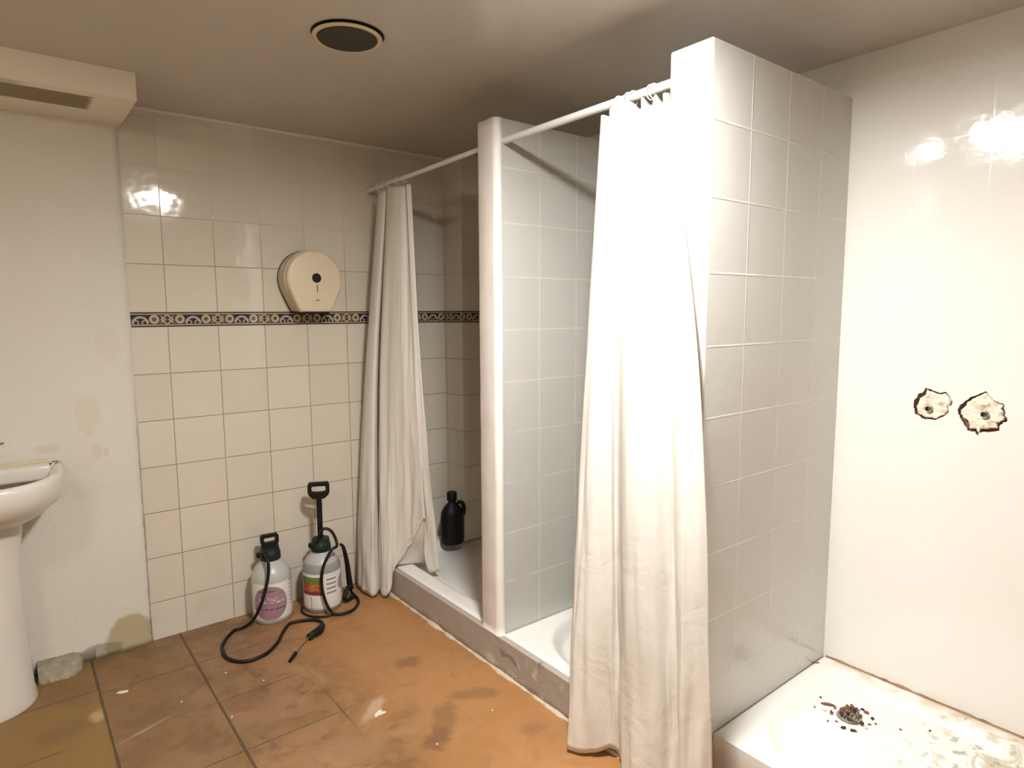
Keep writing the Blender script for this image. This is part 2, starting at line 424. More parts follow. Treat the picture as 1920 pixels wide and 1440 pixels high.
def hole_fill(outline, pc, label, seed, inset):
    t = thing('pipe_stub', label, 'pipe', (XR, pc[0], pc[1]))
    cy = sum(p[0] for p in outline)/len(outline); cz = sum(p[1] for p in outline)/len(outline)
    O = []
    for i, p in enumerate(outline):                    # resample outline with an uneven gap
        q = outline[(i+1) % len(outline)]
        O.append(p)
    V, F = [], []; rings = [1, .97, .85, .7, .55, .4, .25, .1]; n = len(O)
    for ri, s in enumerate(rings):
        for i, (y, z) in enumerate(O):
            gap = inset(math.atan2(z-cz, y-cy))*(.5+1.6*abs(noise.noise(Vector((i*.09, seed, 0)))))
            d = math.hypot(y-cy, z-cz); f = s*(1-gap/d)
            yy, zz = cy+(y-cy)*f, cz+(z-cz)*f
            h = .017 if ri == 0 else (.002+.004*noise.noise(Vector((yy*40, zz*40, seed)))-.002*noise.noise(Vector((yy*120, zz*120, seed))))
            dp = math.hypot(yy-pc[0], zz-pc[1])
            if ri: h += .010*math.exp(-(dp/.016)**2)
            V.append((h, yy-pc[0], zz-pc[1]))
    for r in range(len(rings)-1):
        for i in range(n):
            j = (i+1) % n; F.append((r*n+i, r*n+j, (r+1)*n+j, (r+1)*n+i))
    F.append(tuple((len(rings)-1)*n+i for i in range(n)))
    mesh('mortar_patch', V, F, M_fill, t)
    # threaded stub, open end
    for nm, r0, r1, x0, x1, m in (('pipe_end', .0105, .0075, -.004, .016, M_steel),):
        vs_, fs = [], []; k = 28
        for (rr, xx) in ((r0, x1), (r0, x0), (r0*.9, x0-.001), (r1, x0-.001), (r1, x1)):
            for i in range(k):
                a = 2*PI*i/k; vs_.append((xx, rr*math.cos(a), rr*math.sin(a)))
        for q in range(4):
            for i in range(k): j = (i+1) % k; fs.append((q*k+i, q*k+j, (q+1)*k+j, (q+1)*k+i))
        fs.append(tuple(4*k+i for i in range(k)))
        mesh(nm, vs_, fs, [m, M_black], t, fm=[0]*(3*k)+[1]*k+[1])
M_steel = plain('dull_galvanised_steel', (.45, .43, .40), .35, 1)
M_black = plain('black_plastic', (.006, .006, .006), .5, spec=.3)
hole_fill(HOLE_A, (-2.314, 1.112), 'smaller broken hole in the right wall with mortar and a short open pipe end', 1.3,
          lambda a: .0035+.006*max(0, math.sin(a))+.005*max(0, math.cos(a-.1)))
hole_fill(HOLE_B, (-2.462, 1.112), 'larger broken hole in the right wall with ragged brown edge and open pipe end', 5.1,
          lambda a: .005+.009*max(0, -math.sin(a+.5))**2+.004*max(0, math.cos(a)))

# partitions
def partition(name, x0, x1, y0, y1, z0, mt, bead):
    bm = bmesh.new(); box(bm, x0, x1, y0, y1, z0, ZT, bead, 4)
    o = bm_obj(name, bm, [mt, M_end, M_bead], smooth=True, angle=50)
    for p in o.data.polygons:
        p.material_index = 0 if abs(p.normal.y) > .97 else (1 if p.normal.x < -.9 else 2)
    return o
def partition1():
    # tiled faces, rendered end and a rounded white bead strip between them
    bm = bmesh.new(); box(bm, XC+.03, XR+.01, YP1, YP1+.112, .10, ZT)
    o = bm_obj('wall_middle', bm, M_p1)
    segs = 60; V, F = [], []
    prof = [(XC+.034, YP1-.002), (XC+.026, YP1-.0075), (XC+.012, YP1-.007), (XC+.003, YP1+.001), (XC, YP1+.012), (XC, YP1+.05), (XC, YP1+.100), (XC+.006, YP1+.112), (XC+.034, YP1+.114)]
    for k in range(segs+1):
        z = .142+(ZT-.142)*k/segs
        for i, (x, y) in enumerate(prof):
            a = .0022*noise.noise(Vector((i*.6, 0, z*9)))+.001*noise.noise(Vector((i*2, 5, z*40)))
            V.append((x+a, y+a*.7, z+(.004*noise.noise(Vector((x*30, y*30, 0))) if k == segs else 0)))
    n = len(prof)
    for k in range(segs):
        for i in range(n-1): F.append((k*n+i, k*n+i+1, (k+1)*n+i+1, (k+1)*n+i))
    fm = [2 if (f[0] % n) < 4 else 1 for f in F]
    F.append(tuple(range(n))); F.append(tuple(segs*n+i for i in range(n))); fm += [1, 1]
    b = mesh('end_render', V, F, [M_p1, M_end, M_bead], o, fm=fm)
    return o
struct(partition1())
struct(partition('wall_front', X2, XR+.01, YP2, YP2+.137, 0, M_p2, .006))
# boxed-in corner of the far shower
bm = bmesh.new(); box(bm, 1.95, XR+.01, -.175, .01, .146, ZC, .003, 1); struct(bm_obj('wall_corner_box', bm, M_backy))
# beam on the left
bm = bmesh.new(); box(bm, -1.7, .432, -.42, .02, 2.163, ZC+.01, .004, 2); struct(bm_obj('trim_1', bm, M_beam, smooth=True, angle=60))
# thin cove line between the tiled wall and the ceiling
o = tube('trim_2', [(.42, -.006, ZC-.004), (2.1, -.006, ZC-.004)], .009, M_end, smoothpath=False); struct(o)
# curb in front of the two far trays, and the block under the partition
bm = bmesh.new(); box(bm, XC, XC+.024, YP2+.137, -.001, 0, .142, .002, 1); box(bm, XC+.02, XR, YP1+.002, YP1+.11, 0, .14)
struct(bm_obj('trim_3', bm, M_curb))
# mortar bead along the foot of the curb
def mortar(name, p0, p1, side, wd, ht, mat, seed, n=140):
    V, F = [], []; p0, p1 = Vector(p0), Vector(p1); side = Vector(side)
    for i in range(n+1):
        t = i/n; p = p0.lerp(p1, t); a = abs(noise.noise(Vector((t*14, seed, 0))))+.5*abs(noise.noise(Vector((t*45, seed, 2))))
        w_, h_ = wd*(.35+a*1.5), ht*(.4+a)
        V += [p+Vector((0, 0, h_)), p+side*w_*.5+Vector((0, 0, h_*.55)), p+side*w_+Vector((0, 0, .001)), p+side*w_+Vector((0, 0, -.01)), p+Vector((0, 0, -.01))]
    for i in range(n):
        for k in range(4): F.append((i*5+k, i*5+k+1, (i+1)*5+k+1, (i+1)*5+k))
    return mesh(name, V, F, mat)
M_mortar = plain('pale_mortar', (.62, .52, .40), .9, var=.3, scale=50, bump=.004)
struct(mortar('trim_4', (XC+.003, -.06, 0), (XC+.003, -1.88, 0), (-1, 0, 0), .016, .012, M_mortar, 2.2))
M_dirt = plain('dirty_cement', (.30, .26, .19), .9, var=.85, scale=22, bump=.008)
def plinth():
    V, F = [], []; n = 60; prof = [(-.004, .062), (-.018, .052), (-.040, .045), (-.068, .040), (-.088, .032), (-.100, .020), (-.112, .008), (-.118, -.006), (-.004, -.006)]; m = len(prof)
    for i in range(n+1):
        x = .014+.150*i/n; tp = 1-.55*max(0, (i/n-.75)/.25)**2
        for k, (y, z) in enumerate(prof):
            q = Vector((x*30, y*40, z*40)); a = noise.noise(q)*.014+noise.noise(q*2.7)*.009
            if 0 < k < 7: y += a; z += a*.6
            V.append((x, y*tp if k not in (0, 8) else y, z*(.5+.5*tp) if z > 0 else z))
    for i in range(n):
        for k in range(m-1): F.append((i*m+k, i*m+k+1, (i+1)*m+k+1, (i+1)*m+k))
    F.append(tuple(range(m))); F.append(tuple(n*m+k for k in range(m)))
    return mesh('trim_5', V, F, M_dirt)
struct(plinth())
struct(mortar('trim_6', (XR, YP2-.01, .164), (XR, -2.84, .162), (-1, 0, 0), .012, .007, plain('brown_dirty_sealant', (.30, .19, .11), .9, var=.7, scale=24, bump=.003), 7.7))

# ------------------------------------------------------------------ shower trays
def tray_mat(name, dirt=0):
    t = NT(name); p, x, y, z = t.pos()
    c = t.mix(t.noise(4, 4), (.80, .78, .74), (.85, .83, .79))
    if dirt:
        n = t.noise(11, 5, .65, dist=.8)
        near = t.step(-2.30-y, 0, .25)
        c = t.mix(near*t.step(n, .48, .60)*.8, c, (.50, .44, .30))
        c = t.mix(near*t.step(t.noise(24, 5), .56, .66)*.75, c, (.26, .25, .18))
        c = t.mix(t.step(x, XR-.10, XR)*t.step(t.noise(13, 4), .40, .60)*.7, c, (.66, .45, .28))
        c = t.mix((1-t.step(z, .10, .15))*.6*x.lt(1.60), c, (.62, .52, .48))  # front face toned pinkish: its shade put into the colour
    t.col(c); t.set(rough=.22)
    if not dirt: t.bump(t.noise(70, 2), .0006)
    return t.m
M_tray = tray_mat('white_tray_ceramic'); M_tray3 = tray_mat('stained_white_tray_ceramic', 1)
def tray(name, x0, x1, y0, y1, zt, mat, label, depth=.045, rim=.07, ribs=True, shape=5.0, z_bottom=0.0, cut=None):
    nx, ny = 90, 100; V, F = [], []; cx, cy = (x0+x1)/2, (y0+y1)/2; hx, hy = (x1-x0)/2-rim, (y1-y0)/2-rim
    def H(x, y):
        e = (abs((x-cx)/hx)**shape+abs((y-cy)/hy)**shape)**(1/shape)
        s = min(1, max(0, (1.0-e)/.16)); s = s*s*(3-2*s)
        z = zt-depth*s-.012*max(0, 1-e)
        if ribs and e < .80:
            z += .0028*max(0, math.sin((x+y)*2*PI/.035))*max(0, math.sin((x-y)*2*PI/.16)*.5+.6)
        ed = min(x-x0, x1-x, y-y0, y1-y)
        if ed < .010: z -= .006*(1-ed/.010)**2
        return z
    for j in range(ny+1):
        for i in range(nx+1):
            x = x0+(x1-x0)*i/nx; y = y0+(y1-y0)*j/ny; V.append((x, y, H(x, y)))
    W = nx+1
    for j in range(ny):
        for i in range(nx): F.append((j*W+i, j*W+i+1, (j+1)*W+i+1, (j+1)*W+i))
    edge = [i for i in range(W)]+[j*W+nx for j in range(1, ny+1)]+[ny*W+i for i in range(nx-1, -1, -1)]+[j*W for j in range(ny-1, 0, -1)]
    b = len(V)
    for e in edge: V.append((V[e][0], V[e][1], z_bottom))
    for k in range(len(edge)):
        l = (k+1) % len(edge); F.append((edge[k], b+k, b+l, edge[l]))
    F.append(tuple(b+k for k in range(len(edge)))[::-1])
    o = mesh(name, V, F, mat); o.data.set_sharp_from_angle(angle=math.radians(50))
    tag(o, label, 'shower tray'); return o, H
t1, H1 = tray('shower_tray', XC+.0245, XR-.002, YP1+.113, -.002, .148, M_tray, 'white ribbed shower tray in the far cubicle, dark bottle standing on it')
t2, H2 = tray('shower_tray', XC+.0245, XR-.002, YP2+.139, YP1-.004, .148, M_tray, 'white shower tray with rounded bowl between middle partition and near curtain', rim=.045, shape=2.3, depth=.05, ribs=False)
t3, H3 = tray('shower_tray', 1.588, XR-.002, -2.82, YP2-.002, .166, M_tray3, 'stained white shower tray at lower right with debris over its drain', rim=.055, shape=4, depth=.030, ribs=False)
def drain(parent, x, y, H, r=.036):
    z = H(x, y)+.001
    lathe('drain_ring', [(r*.8, z), (r*.8, z+.003), (r, z+.003), (r*1.04, z)], M_steel, parent, ox=x, oy=y, n=36, cap=False)
    bm = bmesh.new(); bmesh.ops.create_circle(bm, cap_ends=True, segments=32, radius=r*.8, matrix=Matrix.Translation((x, y, z+.001)))
    bm_obj('drain_grate', bm, grate_mat(x, y), parent)
def grate_mat(cx, cy):
    t = NT('perforated_drain_grate'); p, x, y, z = t.pos()
    a = ((x-cx)/.011).fract()-.5; b = ((y-cy)/.011).fract()-.5
    d = (a*a+b*b).sqrt(); m = 1-t.step(d, .26, .33)
    t.col(t.mix(m, (.42, .41, .38), (.01, .01, .01))); t.set(rough=.35, metal=.6); return t.m
drain(t3, 2.030, -2.232, H3)
M_deb = [plain('rust_brown_debris', (.20, .09, .04), .9), plain('dark_debris', (.035, .03, .025), .9), plain('pale_plaster_crumb', (.72, .66, .56), .9)]
def chunk(name, x, y, z, sx, sy, sz, rot, mat, label, group=None, seed=0, cat='debris'):
    bm = bmesh.new(); bmesh.ops.create_icosphere(bm, subdivisions=2, radius=1)
    for v in bm.verts:
        f = 1+.45*noise.noise(v.co*1.6+Vector((seed, 0, 0))); v.co = Vector((v.co.x*sx*f, v.co.y*sy*f, max(-.75, v.co.z*f)*sz))
    o = bm_obj(name, bm, mat); o.location = (x, y, z+sz*.75); o.rotation_euler.z = rot
    return tag(o, label, cat, group)
rnd = random.Random(3)
for i in range(44):
    a = rnd.uniform(0, 2*PI); d = .008+.055*rnd.random()**.9
    x = 2.030+d*math.cos(a)*1.25; y = -2.228+d*math.sin(a)*1.1
    s = rnd.uniform(.002, .0062)
    chunk('debris_crumb', x, y, H3(x, y)+.004*(d < .042), s*1.5, s, s*.7, rnd.uniform(0, 3), M_deb[rnd.choice((0, 1, 1, 2, 0))], 'small crumb of rubble strewn round the drain of the stained tray', 'crumbs round the drain', i)
chunk('debris_splinter', 2.073, -2.215, H3(2.07, -2.215)+.001, .026, .007, .005, -.75, M_deb[0], 'long rust brown splinter lying across the drain', seed=40)
chunk('debris_splinter', 2.036, -2.160, H3(2.036, -2.16)+.001, .020, .006, .004, -1.0, M_deb[0], 'short reddish splinter just left of the drain', seed=43)
chunk('debris_splinter', XR-.075, YP2-.010, .162, .013, .004, .004, -.9, M_deb[0], 'brown splinter in the corner of tray and tiled partition', seed=47)
for i, (x, y) in enumerate(((1.955, -2.20), (2.06, -2.30), (2.09, -2.36), (2.15, -2.42), (1.99, -2.14), (2.05, -2.13))):
    chunk('debris_crumb', x, y, H3(x, y), .004, .003, .0025, i, M_deb[i % 2], 'lone crumb lying well away from the drain on the stained tray', 'stray crumbs on the tray', 60+i)

# ------------------------------------------------------------------ curtain rods and curtains
M_rod = plain('white_enamelled_rod', (.74, .74, .72), .3)
r = tube('curtain_rail', [(1.5, YP1-.001, 2.048), (1.5, YP2+.138, 2.048)], .0125, M_rod, smoothpath=False, n=20)
tag(r, 'white curtain rail of the near cubicle, from middle to front partition', 'curtain rail')
r = tube('curtain_rail', [(1.5, -.001, 2.030), (1.5, YP1+.113, 2.048)], .0100, M_rod, smoothpath=False, n=20)
tag(r, 'thin white curtain rail of the far cubicle, up to the tiled wall', 'curtain rail')

def cloth_mat():
    t = NT('white_shower_curtain_cloth'); p, x, y, z = t.pos()
    t.col(t.mix(t.noise(6, 3), (.88, .84, .78), (.91, .88, .83))); t.set(rough=.6, spec=.25)
    st = t.noise(4, 5, .6, dist=1.2)
    k = t.noise(18, 4, .6, dist=2)
    low = t.step(1.35-z, 0, 1.1)
    t.bump(st*.8*low+k*.10*low, .012, .7)
    tr = t.n('ShaderNodeBsdfTranslucent'); tr.inputs[0].default_value = (.85, .78, .68, 1)
    mx = t.n('ShaderNodeMixShader'); mx.inputs[0].default_value = .22
    t.t.links.new(t.b.outputs[0], mx.inputs[1]); t.t.links.new(tr.outputs[0], mx.inputs[2]); t.t.links.new(mx.outputs[0], t.out.inputs['Surface'])
    return t.m
M_cloth = cloth_mat()
M_ringm = plain('clear_white_plastic', (.8, .8, .8), .15)
def curtain(name, ctl, label, rings, rail_z, hem=None, rows=110, wr=.006, seed=0, power=1.0):
    """ctl: list of (top xyz, mid xyz, bottom xyz)"""
    T = catmull([Vector(c[0]) for c in ctl], 12); Mi = catmull([Vector(c[1]) for c in ctl], 12); B = catmull([Vector(c[2]) for c in ctl], 12)
    n = len(T); V, F, UV = [], [], []
    for j in range(rows+1):
        v = j/rows
        for i in range(n):
            a, m, b = T[i], Mi[i], B[i]
            # path through a, m, b; knot at the height of m
            km = (a.z-m.z)/max(1e-6, a.z-b.z); km = min(.9, max(.1, km))
            if v < km:
                t = v/km; s0 = (m-a)/km; sl = (b-a); h = km
                p = hermite(a, s0*h, m, sl*h, t)
            else:
                t = (v-km)/(1-km); h = 1-km; sl = (b-a); s1 = (b-m)/h
                p = hermite(m, sl*h, b, s1*h, t)
            q = Vector((i*.09+seed, v*2.0, seed)); q2 = Vector((i*.22+seed, v*9, 1))
            k = wr*(v**1.3)
            p = p+Vector((noise.noise(q)*k*2.2+noise.noise(q2)*k*.6, noise.noise(q+Vector((9, 0, 0)))*k*.8, 0))
            lo = max(0, v-.55)/.45; q3 = Vector((i*.13+v*3+seed, v*7-i*.06, 4)); p = p+Vector((noise.noise(q3)*.011*lo, noise.noise(q3+Vector((5, 1, 0)))*.006*lo, 0))
            V.append(p); UV.append((i/(n-1), v))
    for j in range(rows):
        for i in range(n-1): F.append((j*n+i, j*n+i+1, (j+1)*n+i+1, (j+1)*n+i))
    root = thing(name, label, 'shower curtain', (1.5, ctl[0][0][1], rail_z))
    o = mesh('cloth', [p-root.location for p in V], F, M_cloth, root, uv=UV)
    s = o.modifiers.new('s', 'SOLIDIFY'); s.thickness = .0016; s.offset = 0
    for (ry, rr, tz) in rings:
        # ring round the rail plus a hook down to the cloth
        pts = [(0, 0, 0)]
        P = [Vector((math.sin(a)*rr, .004*math.sin(a*.5), math.cos(a)*rr-(rr*.25))) for a in [2*PI*k/26 for k in range(27)]]
        rg = tube('curtain_ring', [p+Vector((0, ry-root.location.y, 0)) for p in P], .0019, M_ringm, root, smoothpath=False, n=8)
    return root
def hermite(p0, m0, p1, m1, t):
    return p0*(2*t**3-3*t*t+1)+m0*(t**3-2*t*t+t)+p1*(-2*t**3+3*t*t)+m1*(t**3-t*t)

near = [
    ((1.503, -1.622, 2.026), (1.452, -1.612, 1.2), (1.352, -1.642, .018)),
    ((1.497, -1.640, 2.022), (1.436, -1.640, 1.2), (1.345, -1.680, .012)),
    ((1.520, -1.652, 2.018), (1.424, -1.690, 1.2), (1.380, -1.730, .018)),
    ((1.492, -1.668, 2.032), (1.430, -1.738, 1.2), (1.438, -1.768, .036)),
    ((1.476, -1.715, 2.032), (1.466, -1.732, 1.2), (1.446, -1.790, .016)),
    ((1.478, -1.765, 2.026), (1.420, -1.800, 1.2), (1.372, -1.862, .012)),
    ((1.526, -1.760, 2.016), (1.402, -1.855, 1.2), (1.358, -1.925, .012)),
    ((1.482, -1.802, 2.030), (1.410, -1.905, 1.2), (1.372, -1.985, .012)),
    ((1.526, -1.800, 2.018), (1.452, -1.925, 1.2), (1.424, -2.010, .012)),
    ((1.484, -1.848, 2.026), (1.466, -1.935, 1.2), (1.430, -2.035, .012)),
    ((1.528, -1.840, 2.016), (1.424, -1.985, 1.2), (1.385, -2.060, .012)),
    ((1.490, -1.872, 2.024), (1.428, -2.020, 1.2), (1.392, -2.095, .014)),
    ((1.500, -1.884, 2.024), (1.452, -2.048, 1.2), (1.432, -2.140, .016)),
]
curtain('shower_curtain', near, 'long white shower curtain bunched against the front partition, hem on the floor',
        [(-1.700, .019, 0), (-1.738, .020, 0), (-1.757, .020, 0), (-1.822, .020, 0), (-1.833, .020, 0)], 2.048, wr=.007, seed=1.7)
far = [
    ((1.512, -.100, 2.004), (1.440, -.050, 1.1), (1.372, -.026, .012)),
    ((1.498, -.130, 2.006), (1.424, -.075, 1.1), (1.350, -.075, .030)),
    ((1.482, -.185, 2.002), (1.408, -.130, 1.1), (1.338, -.150, .020)),
    ((1.490, -.225, 2.000), (1.416, -.195, 1.1), (1.366, -.225, .012)),
    ((1.524, -.190, 1.996), (1.462, -.160, 1.1), (1.430, -.170, .020)),
    ((1.490, -.240, 2.016), (1.446, -.195, 1.1), (1.410, -.205, .012)),
    ((1.484, -.285, 2.014), (1.424, -.250, 1.1), (1.398, -.265, .012)),
    ((1.480, -.320, 2.006), (1.432, -.300, 1.1), (1.424, -.290, .040)),
    ((1.484, -.350, 2.002), (1.440, -.350, 1.1), (1.456, -.285, .150)),
    ((1.492, -.380, 2.000), (1.450, -.400, 1.1), (1.490, -.330, .235)),
    ((1.510, -.400, 1.998), (1.468, -.440, 1.1), (1.520, -.385, .330)),
    ((1.490, -.425, 2.000), (1.480, -.480, 1.1), (1.536, -.445, .425)),
    ((1.494, -.432, 2.000), (1.488, -.496, 1.1), (1.585, -.385, .150)),
    ((1.504, -.440, 2.000), (1.500, -.512, 1.1), (1.620, -.440, .142)),
]
fc = curtain('shower_curtain', far, 'white shower curtain of the far cubicle beside the tiled wall and sprayers',
        [(-.14, .016, 0), (-.20, .016, 0), (-.26, .016, 0), (-.33, .016, 0), (-.40, .016, 0)], 2.036, wr=.008, seed=6.1)
# loose corner of the far curtain lying over the curb into the tray
def flap():
    P = [[(1.520, -.420, .415), (1.530, -.428, .418), (1.540, -.432, .410)],
         [(1.500, -.355, .310), (1.535, -.370, .300), (1.560, -.392, .300)],
         [(1.480, -.300, .205), (1.545, -.318, .225), (1.585, -.345, .205)],
         [(1.472, -.272, .160), (1.550, -.285, .152), (1.615, -.310, .145)]]
    rows = [catmull([Vector(p) for p in r], 10) for r in P]
    cols = [catmull([rows[k][i] for k in range(4)], 8) for i in range(len(rows[0]))]
    V, F = [], []; m = len(cols[0])
    for c in cols:
        for k, p in enumerate(c): V.append(p+Vector((.004*noise.noise(p*20), .006*noise.noise(p*14+Vector((3, 0, 0))), 0))-fc.location)
    for i in range(len(cols)-1):
        for k in range(m-1): F.append((i*m+k, (i+1)*m+k, (i+1)*m+k+1, i*m+k+1))
    o = mesh('hem_corner', V, F, M_cloth, fc); s = o.modifiers.new('s', 'SOLIDIFY'); s.thickness = .0016; s.offset = 0
flap()

# ------------------------------------------------------------------ dark bottle in the far shower
def jug():
    t = thing('bottle', 'black plastic bottle standing in the far shower corner', 'bottle', (1.880, -.158, .1485))
    prof = [(.055, 0), (.064, .004), (.067, .02), (.067, .15), (.062, .18), (.048, .205), (.028, .225), (.022, .235), (.022, .25)]
    lathe('body', prof, M_dark, t, sx=1.0, sy=.85)
    lathe('cap', [(.028, .245), (.028, .285), (.024, .290)], M_black, t)
    tube('handle', [(.022, -.02, .232), (.046, -.030, .226), (.056, -.034, .20), (.056, -.030, .16)], .011, M_dark, t)
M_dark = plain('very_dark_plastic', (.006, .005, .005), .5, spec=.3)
jug()

# ------------------------------------------------------------------ paper dispenser
M_disp = plain('aged_cream_plastic', (.72, .62, .45), .32, var=.03)
M_disp2 = plain('aged_cream_plastic_casing', (.58, .48, .33), .4, var=.04)
def dispenser():
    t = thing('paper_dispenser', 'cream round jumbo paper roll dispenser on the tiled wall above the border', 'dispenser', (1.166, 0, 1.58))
    def outline(r, zb, wb, n=56):
        # circle above, straight flanks running to a flat bottom
        P = []; a0 = math.radians(-24)
        for i in range(n+1):
            a = a0+(PI-2*a0)*i/n; P.append((r*math.cos(a), r*math.sin(a)))
        P.append((-wb, zb+.02)); P.append((-wb+.012, zb)); P.append((wb-.012, zb)); P.append((wb, zb+.02))
        return P
    prism('shadow_line_plate', outline(.1365, -.152, .090), -.001, -.006, M_dark, t)  # dark plate added to draw the shadow line round the casing
    prism('casing', outline(.134, -.150, .088), -.001, -.085, M_disp2, t, smooth=True)
    cover = prism('cover', outline(.130, -.153, .084), -.085, -.124, M_disp, t, bev=.011, smooth=True)
    def disc(nm, r, x, z, y, m, d=.003):
        P = [(x+r*math.cos(2*PI*i/32), z+r*math.sin(2*PI*i/32)) for i in range(32)]
        return prism(nm, P, y, y-d, m, cover)
    disc('sight_window', .022, .006, .004, -.1235, M_black, .002)
    prism('level_slot', [(.006, -.062), (.009, -.062), (.009, -.028), (.006, -.028)], -.1235, -.1255, M_black, cover)
    tube('maker_mark', [(-.003, -.126, -.104), (.003, -.126, -.098), (.014, -.126, -.098), (.018, -.126, -.101)], .0012, M_black, cover)
    prism('cutter', [(-.072, -.149), (-.066, -.163), (.066, -.163), (.072, -.149)], -.02, -.112, M_black, t)
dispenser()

# ------------------------------------------------------------------ ceiling vent
def vent():
    cx, cy = .885, -1.158
    t = thing('ceiling_vent', 'round cream rimmed air vent with dark mesh in the ceiling', 'vent', (cx, cy, ZC))
    o = lathe('duct_gap', [(.055, -.0015), (.1075, -.0015), (.1085, 0)], M_black, t, oy=-.004, n=64)
    prof = [(.088, -.006), (.090, -.011), (.099, -.012), (.1035, -.008), (.1025, -.005), (.090, -.004), (.088, -.006)]
    lathe('rim', prof, M_ventrim, t, n=72, cap=False)
    m = NT('dark_vent_mesh'); p, x, y, z = m.pos(); a = (x/.004).fract(); b = (y/.004).fract()
    m.col(m.mix(a.lt(.35).max(b.lt(.35)), (.02, .018, .014), (.075, .065, .05))); m.set(rough=.8)
    lathe('mesh_disc', [(.01, -.0175), (.070, -.0170), (.086, -.0150), (.0885, -.010)], m.m, t, n=64)
M_ventrim = plain('yellowed_vent_plastic', (.74, .62, .40), .4)
vent()

# ------------------------------------------------------------------ lamps
def lamp(loc, strength, color, label, lip, drop=.032):
    t = thing('ceiling_lamp', label, 'lamp', (loc[0], loc[1], ZC))
    m = NT('lit_diffuser'); m.b.inputs['Emission Color'].default_value = (*color, 1); m.b.inputs['Emission Strength'].default_value = strength
    m.col((.9, .9, .9))
    lathe('base', [(.136, 0), (.136, -lip+.004), (.133, -lip), (.126, -lip), (.124, -lip+.004), (.124, -.010)], M_bead, t, n=64, cap=False)
    lathe('diffuser', [(.124, -.016), (.113, -.016-(drop-.016)*.62), (.08, -.016-(drop-.016)*.93), (.02, -drop)], m.m, t, n=64)
lamp(LAMP, LAMP_STRENGTH, LAMP_COLOR, 'round ceiling lamp above the near shower curtain', .036)
lamp(LAMP_B, LAMP_B_STRENGTH, LAMP_B_COLOR, 'round ceiling lamp over the washbasin side', .012, .075)

# ------------------------------------------------------------------ washbasin
M_cer = plain('white_glazed_ceramic', (.74, .70, .64), .12, var=.03, scale=4)
def basin():
    cx = -.14; W = .288; D = .415; zr = .853
    t = thing('washbasin', 'white pedestal washbasin at the left edge, against the painted wall', 'washbasin', (cx, -.034, 0))
    def outl(s, n=64):
        P = []
        for i in range(n+1):
            a = PI*i/n; c, sn = math.cos(a), math.sin(a)
            x = abs(c)**.75*(1 if c > 0 else -1)*W; y = -(abs(sn)**.62)*D
            P.append((x*s[0], y*s[1]))
        return P
    # outer underside rings, up over the rim, down into the bowl
    rings = [((.40, .42), .60, 0), ((.55, .55), .66, 0), ((.78, .78), .705, 0), ((.93, .93), .745, 0), ((.99, .985), .79, 0), ((1, 1), .83, 0), ((.99, .99), .848, 0), ((.965, .97), zr, 0),
             ((.90, .925), zr-.004, 0), ((.86, .89), zr-.018, 0), ((.80, .84), .80, .02), ((.70, .72), .755, .05), ((.5, .55), .72, .09), ((.2, .36), .708, .14)]
    V, F = [], []
    for s, z, back in rings:
        for (x, y) in outl(s):
            V.append((x, min(y, -back) if back else y, z - (.012*(1-abs(y)/D) if False else 0)))
    n = 65
    for k in range(len(rings)-1):
        for i in range(n-1): F.append((k*n+i, k*n+i+1, (k+1)*n+i+1, (k+1)*n+i))
    # close back side
    for k in range(len(rings)-1): F.append((k*n, (k+1)*n, (k+1)*n+n-1, k*n+n-1))
    F.append(tuple(range(n))); F.append(tuple((len(rings)-1)*n+i for i in range(n)))
    mesh('bowl', V, F, M_cer, t)
    # flat ledge at the back with tap
    bm = bmesh.new(); box(bm, -.25, .25, -.085, .0, .80, zr+.003, .012, 3); bm_obj('ledge', bm, M_cer, t, smooth=True, angle=60)
    lathe('pedestal', [(.148, 0), (.150, .01), (.142, .05), (.134, .25), (.132, .45), (.138, .58), (.150, .66), (.16, .70)], M_cer, t, oy=-.135, sy=.95, n=64)
    lathe('tap_body', [(.026, zr+.002), (.026, zr+.012), (.019, zr+.02), (.019, zr+.075), (.021, zr+.08), (.010, zr+.088)], M_chrome, t, oy=-.045)
    tube('tap_spout', [(0, -.055, zr+.05), (0, -.10, zr+.065), (0, -.15, zr+.055), (0, -.165, zr+.035)], .011, M_chrome, t)
    tube('tap_lever', [(0, -.045, zr+.085), (.05, -.07, zr+.096), (.117, -.102, zr+.106)], lambda u: .008-.003*u, M_chrome, t)
    caulk = [(.03+.012*i, -.002+.010-.004*abs(noise.noise(Vector((i*.7, 0, 0)))), zr+.004+.003*noise.noise(Vector((i*.9, 2, 0)))) for i in range(-24, 20)]
    tube('sealant', [(x, y-.004, z-.003) for x, y, z in caulk], lambda u: .008+.004*abs(noise.noise(Vector((u*19, 1, 0)))), M_caulk, t)
M_chrome = plain('worn_chrome', (.5, .5, .5), .2, 1)
M_caulk = plain('yellowed_sealant', (.66, .56, .36), .7, var=.2)
basin()

